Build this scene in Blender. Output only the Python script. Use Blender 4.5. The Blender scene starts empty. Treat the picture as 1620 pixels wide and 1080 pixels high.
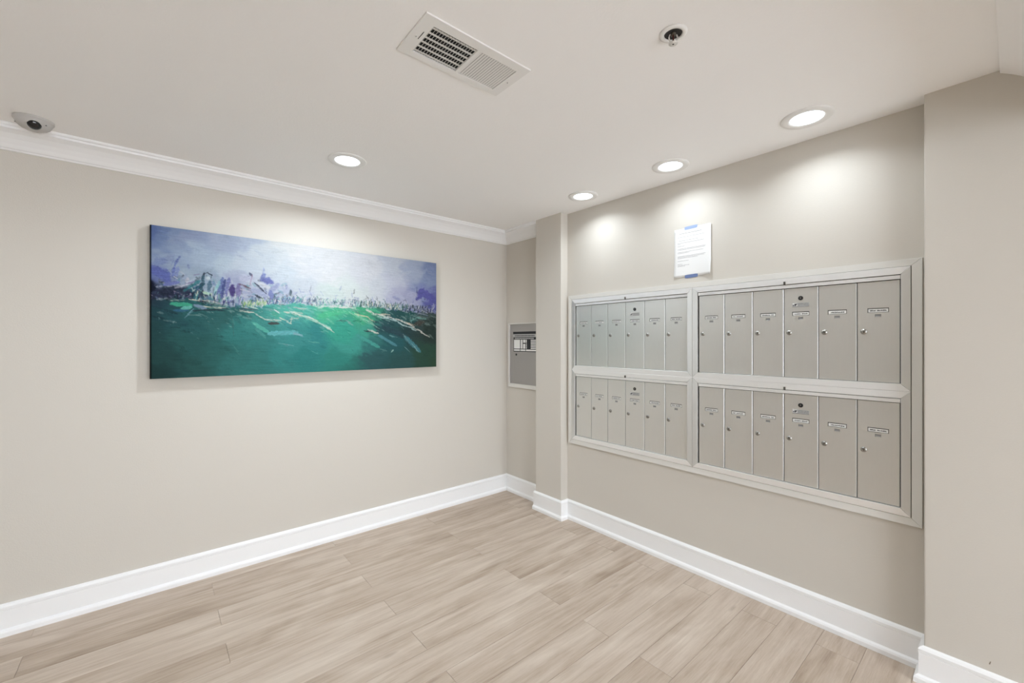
import bpy, bmesh, math, random
import numpy as np
from mathutils import Vector, Matrix

random.seed(7)
scene = bpy.context.scene
COL = scene.collection
R = math.radians

# ------------------------------------------------------------------ camera, exposure, world
CAM_H = 1.42
cam_data = bpy.data.cameras.new('camera')
cam_data.sensor_width = 36.0
cam_data.lens = 670.0 / 1620.0 * 36.0
cam_data.clip_start = 0.02
cam = bpy.data.objects.new('camera', cam_data)
cam.location = (0, 0, CAM_H)
cam.rotation_euler = (R(90), 0, R(-40.14))
COL.objects.link(cam)
scene.camera = cam

vs = scene.view_settings
vs.view_transform = 'Standard'
vs.look = 'None'
vs.exposure = 0.55
vs.gamma = 1.0
vs.use_curve_mapping = False
scene.cycles.use_denoising = True
scene.cycles.max_bounces = 9
scene.cycles.diffuse_bounces = 7
scene.cycles.glossy_bounces = 4
scene.cycles.sample_clamp_indirect = 6.0

world = bpy.data.worlds.new('world')
scene.world = world
world.use_nodes = True
world.node_tree.nodes['Background'].inputs[0].default_value = (0.855, 0.92, 1.0, 1)
world.node_tree.nodes['Background'].inputs[1].default_value = 5.2  # strong world added as soft fill through the open end

LAMP_POWER = 13.0            # base power of all downlights, the unseen added ones too
LAMP_COLOR = (0.84, 0.925, 1.0)

# ------------------------------------------------------------------ room dimensions (metres)
H = 2.45          # ceiling
YA = 3.155        # painting wall
XB = 2.553        # mailbox wall
XP = 2.478        # column face
XC = 2.456        # nearer stretch of the right wall
XR = 2.593        # alcove wall behind the column
YJ = 0.243        # jog between mailbox wall and nearer wall
YP0, YP1 = 2.331, 2.626   # column extent
XL = -3.9         # left wall
YN = -3.4         # end left open behind the viewer, made up to let in world fill
T = 0.25          # wall thickness


# ------------------------------------------------------------------ helpers
def lin(c):
    return tuple(((v / 255.0) / 12.92 if v / 255.0 <= 0.04045 else ((v / 255.0 + 0.055) / 1.055) ** 2.4) for v in c)


def box(bm, x0, x1, y0, y1, z0, z1, bevel=0.0, seg=2, mat=0):
    r = bmesh.ops.create_cube(bm, size=1.0)
    vsx = r['verts']
    bmesh.ops.scale(bm, vec=(x1 - x0, y1 - y0, z1 - z0), verts=vsx)
    bmesh.ops.translate(bm, vec=((x0 + x1) / 2, (y0 + y1) / 2, (z0 + z1) / 2), verts=vsx)
    fs = set(f for v in vsx for f in v.link_faces)
    for f in fs:
        f.material_index = mat
    if bevel > 0:
        es = list(set(e for v in vsx for e in v.link_edges))
        g = bmesh.ops.bevel(bm, geom=es, offset=bevel, segments=seg, profile=0.5, affect='EDGES')
        for f in g['faces']:
            f.material_index = mat


def poly_prism(bm, pts, vec, mat=0):
    """closed polygon (3-D points) extruded along vec"""
    a = [bm.verts.new(p) for p in pts]
    v = Vector(vec)
    b = [bm.verts.new(Vector(p) + v) for p in pts]
    n = len(pts)
    fs = [bm.faces.new(a), bm.faces.new(b[::-1])]
    for i in range(n):
        j = (i + 1) % n
        fs.append(bm.faces.new((a[j], a[i], b[i], b[j])))
    for f in fs:
        f.material_index = mat
    return fs


def sweep(bm, path, profile, mat=0):
    """profile [(out, up)] swept along a level 2-D path with mitred corners; 'out' is to the right of travel; z from profile"""
    n = len(path)
    rings = []
    for i, p in enumerate(path):
        p = Vector(p)
        d0 = (p - Vector(path[i - 1])).normalized() if i > 0 else None
        d1 = (Vector(path[i + 1]) - p).normalized() if i < n - 1 else None
        if d0 is None:
            d0 = d1
        if d1 is None:
            d1 = d0
        n0 = Vector((d0.y, -d0.x))
        n1 = Vector((d1.y, -d1.x))
        m = (n0 + n1)
        m = m / (m.dot(n0))
        rings.append([bm.verts.new((p.x + m.x * o, p.y + m.y * o, u)) for o, u in profile])
    k = len(profile)
    for i in range(n - 1):
        for j in range(k):
            jj = (j + 1) % k
            f = bm.faces.new((rings[i][j], rings[i][jj], rings[i + 1][jj], rings[i + 1][j]))
            f.material_index = mat
    bm.faces.new(rings[0])
    bm.faces.new(rings[-1][::-1])


def lathe(bm, prof, seg=40, mat=0, centre=(0, 0, 0), axis='Z', smooth=True):
    """profile [(r, h)] revolved; axis 'Z' up or '-X' (h grows towards the room)"""
    def P(r, a, h):
        c, s = math.cos(a) * r, math.sin(a) * r
        if axis == 'Z':
            return (centre[0] + c, centre[1] + s, centre[2] + h)
        return (centre[0] - h, centre[1] + c, centre[2] + s)
    rings = []
    for r, h in prof:
        if r <= 1e-7:
            rings.append([bm.verts.new(P(0, 0, h))])
        else:
            rings.append([bm.verts.new(P(r, 2 * math.pi * i / seg, h)) for i in range(seg)])
    for a, b in zip(rings[:-1], rings[1:]):
        for i in range(seg):
            j = (i + 1) % seg
            if len(a) == 1 and len(b) == 1:
                continue
            if len(a) == 1:
                f = bm.faces.new((a[0], b[i], b[j]))
            elif len(b) == 1:
                f = bm.faces.new((a[i], a[j], b[0]))
            else:
                f = bm.faces.new((a[i], a[j], b[j], b[i]))
            f.material_index = mat
            f.smooth = smooth


def mesh_of(name, bm, mats, fix=True):
    if fix:
        bmesh.ops.recalc_face_normals(bm, faces=bm.faces[:])
    me = bpy.data.meshes.new(name)
    bm.to_mesh(me)
    bm.free()
    for m in (mats if isinstance(mats, (list, tuple)) else [mats]):
        me.materials.append(m)
    return me


def link(name, me, parent=None, loc=(0, 0, 0), rot=None):
    o = bpy.data.objects.new(name, me)
    COL.objects.link(o)
    o.location = loc
    if rot:
        o.rotation_euler = rot
    if parent is not None:
        o.parent = parent
    return o


def obj(name, bm, mats, parent=None, loc=(0, 0, 0), fix=True):
    return link(name, mesh_of(name, bm, mats, fix), parent, loc)


def tag(o, label, cat, group=None):
    o['label'] = label
    o['category'] = cat
    if group:
        o['group'] = group
    return o


def thing(name, label, cat, loc=(0, 0, 0), group=None):
    o = bpy.data.objects.new(name, None)
    o.empty_display_size = 0.05
    COL.objects.link(o)
    o.location = loc
    return tag(o, label, cat, group)


def struct(name, bm, mats, label=None, parent=None):
    o = obj(name, bm, mats, parent)
    if parent is None:
        o['kind'] = 'structure'
    if label:
        o['label'] = label
    return o


# ------------------------------------------------------------------ materials
def mat_base(name, color, rough=0.5, metal=0.0, spec=0.5):
    m = bpy.data.materials.new(name)
    m.use_nodes = True
    b = m.node_tree.nodes['Principled BSDF']
    b.inputs['Base Color'].default_value = (*color, 1)
    b.inputs['Roughness'].default_value = rough
    b.inputs['Metallic'].default_value = metal
    b.inputs['Specular IOR Level'].default_value = spec
    return m, m.node_tree, b


def nd(nt, typ, **kw):
    n = nt.nodes.new(typ)
    for k, v in kw.items():
        setattr(n, k, v)
    return n


def add_bump(nt, b, scale, dist, detail=3.0, vec=None):
    tc = nd(nt, 'ShaderNodeTexCoord')
    nz = nd(nt, 'ShaderNodeTexNoise')
    nz.inputs['Scale'].default_value = scale
    nz.inputs['Detail'].default_value = detail
    bp = nd(nt, 'ShaderNodeBump')
    bp.inputs['Strength'].default_value = 1.0
    bp.inputs['Distance'].default_value = dist
    nt.links.new(tc.outputs['Object'], nz.inputs['Vector'])
    nt.links.new(nz.outputs['Fac'], bp.inputs['Height'])
    nt.links.new(bp.outputs['Normal'], b.inputs['Normal'])


def painted(name, color, rough=0.6, bump=0.0004, scale=160.0, spec=0.4):
    m, nt, b = mat_base(name, color, rough, 0.0, spec)
    add_bump(nt, b, scale, bump)
    return m


M = {}
M['wall'] = painted('greige_wall_paint', (0.608, 0.572, 0.514), 0.62, 0.00035)
M['ceiling'] = painted('ceiling_paint', (0.905, 0.895, 0.885), 0.75, 0.0005, 130.0, 0.25)
M['trim'] = painted('white_trim_paint', (0.86, 0.86, 0.86), 0.38, 0.0001, 60.0, 0.5)
M['fixture'] = painted('white_fixture_enamel', (0.80, 0.79, 0.77), 0.4, 0.00005, 60.0, 0.5)
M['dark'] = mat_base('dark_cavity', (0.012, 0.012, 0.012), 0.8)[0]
M['black'] = mat_base('black_plastic', (0.012, 0.012, 0.013), 0.35)[0]
M['ink'] = mat_base('printed_ink', (0.025, 0.025, 0.028), 0.7)[0]
M['grey_ink'] = mat_base('grey_print', (0.22, 0.22, 0.23), 0.7)[0]
M['paper'] = painted('white_paper', (0.84, 0.84, 0.83), 0.75, 0.0001, 30.0, 0.2)
M['card'] = mat_base('white_name_card', (0.80, 0.80, 0.78), 0.6)[0]
M['chrome'] = mat_base('lock_chrome', (0.36, 0.35, 0.325), 0.30, 1.0)[0]


def brushed(name, color, rough, metal, tangent, aniso, gscale, bump=0.00004):
    m, nt, b = mat_base(name, color, rough, metal, 0.5)
    tc = nd(nt, 'ShaderNodeTexCoord')
    mp = nd(nt, 'ShaderNodeMapping')
    mp.inputs['Scale'].default_value = gscale
    nz = nd(nt, 'ShaderNodeTexNoise')
    nz.inputs['Scale'].default_value = 1.0
    nz.inputs['Detail'].default_value = 4.0
    nt.links.new(tc.outputs['Object'], mp.inputs['Vector'])
    nt.links.new(mp.outputs['Vector'], nz.inputs['Vector'])
    rm = nd(nt, 'ShaderNodeMapRange')
    rm.inputs['To Min'].default_value = rough - 0.02
    rm.inputs['To Max'].default_value = rough + 0.02
    nt.links.new(nz.outputs['Fac'], rm.inputs['Value'])
    nt.links.new(rm.outputs['Result'], b.inputs['Roughness'])
    mx = nd(nt, 'ShaderNodeMix', data_type='RGBA')
    mx.inputs[6].default_value = (*[c * 0.98 for c in color], 1)
    mx.inputs[7].default_value = (*[min(1, c * 1.02) for c in color], 1)
    nt.links.new(nz.outputs['Fac'], mx.inputs[0])
    nt.links.new(mx.outputs[2], b.inputs['Base Color'])
    if aniso > 0:
        b.inputs['Anisotropic'].default_value = aniso
        cx = nd(nt, 'ShaderNodeCombineXYZ')
        for i in range(3):
            cx.inputs[i].default_value = tangent[i]
        nt.links.new(cx.outputs[0], b.inputs['Tangent'])
    return m


M['alu_h_lit'] = brushed('brushed_aluminium_level_lit', (0.96, 0.96, 0.955), 0.40, 0.75, (0, 1, 0), 0.7, (300, 6, 300))  # bright reflection of the level rails put into a lighter base colour
M['alu_v_shaded'] = brushed('brushed_aluminium_upright_shaded', (0.70, 0.70, 0.68), 0.42, 0.9, (0, 0, 1), 0.7, (300, 300, 6))  # same metal, shade of the upright rails put into a darker base colour
M['door'] = brushed('silver_mailbox_enamel', (0.71, 0.705, 0.675), 0.40, 0.85, (0, 0, 1), 0.0, (120, 120, 14))
M['panel'] = brushed('grey_panel_steel', (0.42, 0.41, 0.40), 0.38, 0.8, (0, 0, 1), 0.0, (160, 160, 10))
M['surround'] = painted('surround_paint', (0.70, 0.685, 0.645), 0.42, 0.00012, 90.0)


def mat_emit(name, color, strength):
    m = bpy.data.materials.new(name)
    m.use_nodes = True
    nt = m.node_tree
    nt.nodes.clear()
    e = nd(nt, 'ShaderNodeEmission')
    e.inputs[0].default_value = (*color, 1)
    e.inputs[1].default_value = strength
    o = nd(nt, 'ShaderNodeOutputMaterial')
    nt.links.new(e.outputs[0], o.inputs[0])
    return m


M['lens'] = mat_emit('lit_lamp_lens', LAMP_COLOR, 4.0)

mt, nt, b = mat_base('blue_masking_tape', lin((150, 168, 200)), 0.7)
M['tape'] = mt
mt, nt, b = mat_base('blue_masking_tape_deep', lin((104, 122, 165)), 0.7)
M['tape_deep'] = mt

# vinyl plank
mt, nt, b = mat_base('vinyl_plank', (0.5, 0.45, 0.4), 0.5, 0.0, 0.35)
tc = nd(nt, 'ShaderNodeTexCoord')
oi = nd(nt, 'ShaderNodeObjectInfo')
off = nd(nt, 'ShaderNodeVectorMath', operation='SCALE')
cmb = nd(nt, 'ShaderNodeCombineXYZ')
cmb.inputs[0].default_value = 31.0
cmb.inputs[1].default_value = 57.0
cmb.inputs[2].default_value = 83.0
nt.links.new(cmb.outputs[0], off.inputs[0])
nt.links.new(oi.outputs['Random'], off.inputs['Scale'])
addv = nd(nt, 'ShaderNodeVectorMath', operation='ADD')
nt.links.new(tc.outputs['Object'], addv.inputs[0])
nt.links.new(off.outputs[0], addv.inputs[1])


def stretched(sx, sy, detail, rough, dist=0.0):
    mp = nd(nt, 'ShaderNodeMapping')
    mp.inputs['Scale'].default_value = (sx, sy, 1.0)
    nz = nd(nt, 'ShaderNodeTexNoise')
    nz.inputs['Scale'].default_value = 1.0
    nz.inputs['Detail'].default_value = detail
    nz.inputs['Roughness'].default_value = rough
    nz.inputs['Distortion'].default_value = dist
    nt.links.new(addv.outputs[0], mp.inputs['Vector'])
    nt.links.new(mp.outputs['Vector'], nz.inputs['Vector'])
    return nz.outputs['Fac']


def math2(op, a, bb):
    n = nd(nt, 'ShaderNodeMath', operation=op)
    for i, v in enumerate((a, bb)):
        if isinstance(v, (int, float)):
            n.inputs[i].default_value = v
        else:
            nt.links.new(v, n.inputs[i])
    return n.outputs[0]


g1 = stretched(1.1, 13.0, 4.0, 0.55, 0.6)     # broad streaks
g2 = stretched(3.0, 75.0, 5.0, 0.65, 0.3)     # fine grain
g3 = stretched(22.0, 260.0, 3.0, 0.6)         # pores
g4 = stretched(2.2, 5.0, 2.0, 0.5, 1.2)       # clouds
s = math2('ADD', math2('MULTIPLY', g1, 0.42), math2('MULTIPLY', g2, 0.25))
s = math2('ADD', s, math2('MULTIPLY', g3, 0.10))
s = math2('ADD', s, math2('MULTIPLY', g4, 0.23))
s = math2('ADD', s, math2('MULTIPLY', math2('SUBTRACT', oi.outputs['Random'], 0.5), 0.04))
cr = nd(nt, 'ShaderNodeValToRGB')
e = cr.color_ramp.elements
e[0].position = 0.30
e[0].color = (*[v * 0.95 for v in lin((141, 122, 104))], 1)
e[1].position = 0.66
e[1].color = (*lin((209, 196, 182)), 1)
q = e.new(0.43)
q.color = (*lin((174, 157, 140)), 1)
q = e.new(0.54)
q.color = (*lin((193, 178, 163)), 1)
nt.links.new(s, cr.inputs['Fac'])
# a few knots
mpk = nd(nt, 'ShaderNodeMapping')
mpk.inputs['Scale'].default_value = (2.0, 7.0, 1.0)
vor = nd(nt, 'ShaderNodeTexVoronoi')
vor.inputs['Scale'].default_value = 1.0
nt.links.new(addv.outputs[0], mpk.inputs['Vector'])
nt.links.new(mpk.outputs['Vector'], vor.inputs['Vector'])
kr = nd(nt, 'ShaderNodeMapRange')
kr.inputs['From Min'].default_value = 0.03
kr.inputs['From Max'].default_value = 0.10
kr.inputs['To Min'].default_value = 0.55
kr.inputs['To Max'].default_value = 0.0
nt.links.new(vor.outputs['Distance'], kr.inputs['Value'])
mxk = nd(nt, 'ShaderNodeMix', data_type='RGBA')
mxk.inputs[7].default_value = (*lin((118, 99, 80)), 1)
nt.links.new(math2('MULTIPLY', kr.outputs['Result'], g2), mxk.inputs[0])
nt.links.new(cr.outputs['Color'], mxk.inputs[6])
nt.links.new(mxk.outputs[2], b.inputs['Base Color'])
bp = nd(nt, 'ShaderNodeBump')
bp.inputs['Distance'].default_value = 0.0006
nt.links.new(g2, bp.inputs['Height'])
nt.links.new(bp.outputs['Normal'], b.inputs['Normal'])
M['plank'] = mt
M['subfloor'] = mat_base('subfloor', (0.10, 0.085, 0.07), 0.9)[0]

# ------------------------------------------------------------------ structure: floor
bm = bmesh.new()
box(bm, XL - T, XR + T, YN - T, YA + T, -0.12, -0.006)
floor = struct('floor', bm, M['subfloor'], 'pale greige wood plank floor')

PITCH, LEN, GAP = 0.163, 1.415, 0.0009
Y_EDGE0 = 2.885
plank_cache = {}


def plank_mesh(w, l):
    key = (round(w, 4), round(l, 4))
    if key not in plank_cache:
        bm = bmesh.new()
        g = GAP / 2
        c = 0.0012
        x0, x1, y0, y1 = -l / 2 + g, l / 2 - g, -w / 2 + g, w / 2 - g
        lo = [bm.verts.new(p) for p in ((x0, y0, -0.006), (x1, y0, -0.006), (x1, y1, -0.006), (x0, y1, -0.006))]
        mi = [bm.verts.new((v.co.x, v.co.y, -0.0008)) for v in lo]
        hi = [bm.verts.new(p) for p in ((x0 + c, y0 + c, 0), (x1 - c, y0 + c, 0), (x1 - c, y1 - c, 0), (x0 + c, y1 - c, 0))]
        for i in range(4):
            j = (i + 1) % 4
            bm.faces.new((lo[i], lo[j], mi[j], mi[i]))
            bm.faces.new((mi[i], mi[j], hi[j], hi[i]))
        bm.faces.new(hi)
        bm.faces.new(lo[::-1])
        plank_cache[key] = mesh_of('plank', bm, M['plank'])
    return plank_cache[key]


row = -2
while True:
    y1 = Y_EDGE0 - (row - 1) * PITCH
    y0 = y1 - PITCH
    if y1 < YN:
        break
    yy0, yy1 = max(y0, YN), min(y1, YA)
    xmax = XR if yy1 > YP1 else XB
    if yy1 - yy0 > 0.005:
        start = (0.255 if row % 2 == 0 else 0.96) - 3 * LEN
        x = start
        while x < xmax:
            a, c = max(x, XL), min(x + LEN, xmax)
            if c - a > 0.01:
                o = link('plank', plank_mesh(yy1 - yy0, c - a), floor, ((a + c) / 2, (yy0 + yy1) / 2, 0))
            x += LEN
    row += 1

# ------------------------------------------------------------------ structure: walls and ceiling
bm = bmesh.new()
box(bm, XL - T, XR + T, YA, YA + T, -0.006, H + 0.2)
wall_back = struct('wall_back', bm, M['wall'], 'greige back wall behind the large painting')
bm = bmesh.new()
box(bm, XB, XR + T, YJ, YP0, 0.0, H)
wall_right = struct('wall_right', bm, M['wall'], 'greige wall holding the mailboxes')
bm = bmesh.new()
box(bm, XR, XR + T, YP1, YA, 0.0, H)
wall_alcove = struct('wall_alcove', bm, M['wall'], 'greige alcove wall behind the column')


def corner_box(bm, x0, x1, y0, y1, z0, z1, which, r=0.006):
    """upright box whose listed plan corners are slightly rounded"""
    pts = []
    for (cx, cy, sx, sy, k) in ((x0, y0, 1, 1, 'a'), (x1, y0, -1, 1, 'b'), (x1, y1, -1, -1, 'c'), (x0, y1, 1, -1, 'd')):
        if k in which:
            ox, oy = cx + sx * r, cy + sy * r
            a0 = {'a': 180, 'b': 270, 'c': 0, 'd': 90}[k]
            for i in range(5):
                a = R(a0 + 90 * i / 4)
                pts.append((ox + r * math.cos(a), oy + r * math.sin(a), z0))
        else:
            pts.append((cx, cy, z0))
    poly_prism(bm, pts, (0, 0, z1 - z0))


bm = bmesh.new()
corner_box(bm, XP, XR + T, YP0, YP1, 0.0, H, 'ad', 0.005)
col_o = struct('wall_column', bm, M['wall'], 'greige boxed column beside the mailbox wall')
bm = bmesh.new()
corner_box(bm, XC, XR + T, YN - T, YJ, 0.0, H, 'd', 0.006)
wall_near = struct('wall_near', bm, M['wall'], 'greige nearer stretch of the right wall')
bm = bmesh.new()
for (yy, zz, l) in ((0.055, 0.118, 0.010),):
    poly_prism(bm, [(XC - 0.0004, 0.060, 0.178), (XC - 0.0004, 0.063, 0.178), (XC - 0.0004, 0.060, 0.190), (XC - 0.0004, 0.0575, 0.190)], (0.0003, 0, 0))
sc = obj('scuff_mark', bm, mat_base('scuff', lin((110, 100, 84)), 0.8)[0], wall_near)
bm = bmesh.new()
box(bm, XL - T, XL, YN - T, YA, 0.0, H + 0.2)
struct('wall_left', bm, M['wall'])

bm = bmesh.new()
box(bm, XL, -0.9, YN - T, YN, 0.0, H)  # unseen part wall added to keep fill light off the right wall
struct('wall_front_light_block', bm, M['wall'])

# ceiling: flat as far as the seam, then a curved drop to a lower soffit
bm = bmesh.new()
box(bm, XL, XR + T, 0.035, YA, H, H + 0.2)
ceil = struct('ceiling', bm, M['ceiling'], 'off-white flat ceiling')
bm = bmesh.new()
pts = [(0.035, H + 0.2), (0.035, H - 0.009)]
cy0, cz0, rr = 0.21, 2.125, 0.36
for i in range(15):
    a = R(119.1 + i * 3.2)
    pts.append((cy0 + rr * math.cos(a), cz0 + rr * math.sin(a)))
pts += [(YN, pts[-1][1]), (YN, H + 0.2)]
poly_prism(bm, [(XL, y, z) for y, z in pts], (XR + T - XL, 0, 0))
cove = struct('ceiling_cove', bm, M['ceiling'], 'curved white drop of the ceiling at the right edge')
SOFFIT = pts[-3][1]

# baseboards with cap and shoe moulding: one mitred run each
BB = [(0.0, 0.0), (0.030, 0.0), (0.030, 0.020), (0.026, 0.028), (0.018, 0.033), (0.016, 0.034), (0.016, 0.122),
      (0.0135, 0.1235), (0.0135, 0.1255), (0.017, 0.127), (0.017, 0.138), (0.012, 0.146), (0.004, 0.151), (0.0, 0.151)]
for nm, path in (('baseboard_back', [(XL, YA), (XR, YA), (XR, YP1)]),
                 ('baseboard_right', [(XP + 0.0, YP1 + 0.012), (XP, YP0), (XB, YP0), (XB, YJ), (XC, YJ), (XC, YN)]),
                 ('baseboard_left', [(XL, YN), (XL, YA)])):
    bm = bmesh.new()
    sweep(bm, path, BB)
    struct(nm, bm, M['trim'], {'baseboard_back': 'white baseboard under the painting wall', 'baseboard_right': 'white baseboard under the mailboxes'}.get(nm))

CR = [(0.0, H - 0.102), (0.010, H - 0.102), (0.013, H - 0.096), (0.020, H - 0.092), (0.032, H - 0.076), (0.050, H - 0.056), (0.074, H - 0.037),
      (0.097, H - 0.026), (0.104, H - 0.024), (0.106, H - 0.014), (0.114, H - 0.012), (0.117, H - 0.006), (0.117, H), (0.0, H)]
bm = bmesh.new()
sweep(bm, [(XL, YA), (XR, YA), (XR, YP1)], CR)
struct('trim_1', bm, M['trim'], 'white crown moulding above the painting')

# ---- the canvas: colour points, horizon and brush strokes, all in canvas millimetres
SKY = [
  (15,24,103,124,176),(15,121,123,144,190),(91,20,138,159,196),(91,155,168,187,215),(29,208,158,177,210),(163,35,158,172,205),(200,141,183,202,225),
  (315,30,178,192,218),(315,174,198,215,232),(437,11,193,207,230),(437,159,213,225,240),(523,98,223,234,245),(659,28,240,245,248),(659,184,223,234,245),
  (784,64,243,245,248),(15,285,113,128,188),(77,311,148,162,205),(148,295,178,197,215),(754,281,215,225,235),(523,270,208,218,236),(15,387,35,40,60),
  (91,373,55,65,85),(178,366,65,80,100),(276,311,165,185,205),(396,301,172,180,208),(659,320,190,200,225),(806,120,232,236,243),(999,149,235,238,243),
  (1209,127,228,231,239),(1439,45,205,212,226),(1439,216,210,215,232),(1626,82,178,190,215),(1758,43,130,145,185),(1758,152,150,165,200),
  (1691,266,140,150,195),(1793,307,95,98,165),(1500,303,190,194,220),(1321,281,220,226,236),(1101,276,230,240,240),(806,270,218,226,237),
  (999,337,222,236,235),(1600,331,172,176,206),
]
SEA = [
  (15,440,40,60,75),(22,493,38,72,80),(91,508,45,85,92),(22,609,40,75,78),(22,831,35,65,65),(91,743,42,78,78),(200,513,50,100,102),(200,653,48,95,95),
  (200,839,48,92,90),(315,509,55,105,105),(315,701,52,105,103),(363,498,52,100,100),(412,555,60,130,128),(412,751,58,120,118),(523,502,70,145,140),
  (523,653,62,132,130),(523,804,60,128,125),(659,445,95,185,170),(659,549,75,155,155),(659,757,62,140,137),(754,653,68,148,145),(806,419,95,185,170),
  (949,443,85,185,150),(900,618,60,140,140),(1050,564,65,165,145),(806,768,55,135,132),(1050,775,58,140,130),(1101,670,72,160,148),
  (1209,464,75,170,130),(1209,550,75,165,145),(1231,659,60,120,118),(1264,780,55,95,98),(1379,524,50,85,90),(1439,637,48,95,100),(1562,450,45,85,85),
  (1587,542,50,70,72),(1691,445,70,85,85),(1772,551,48,62,58),(1500,786,52,88,88),(1691,791,50,80,68),(1786,854,55,80,62),(1133,798,55,120,112),
]
HZ = [
  (-5,411),(163,404),(276,427),(396,436),(523,426),(659,399),(784,387),(900,401),(1155,390),(1321,396),(1562,406),(1827,415),
]
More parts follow.
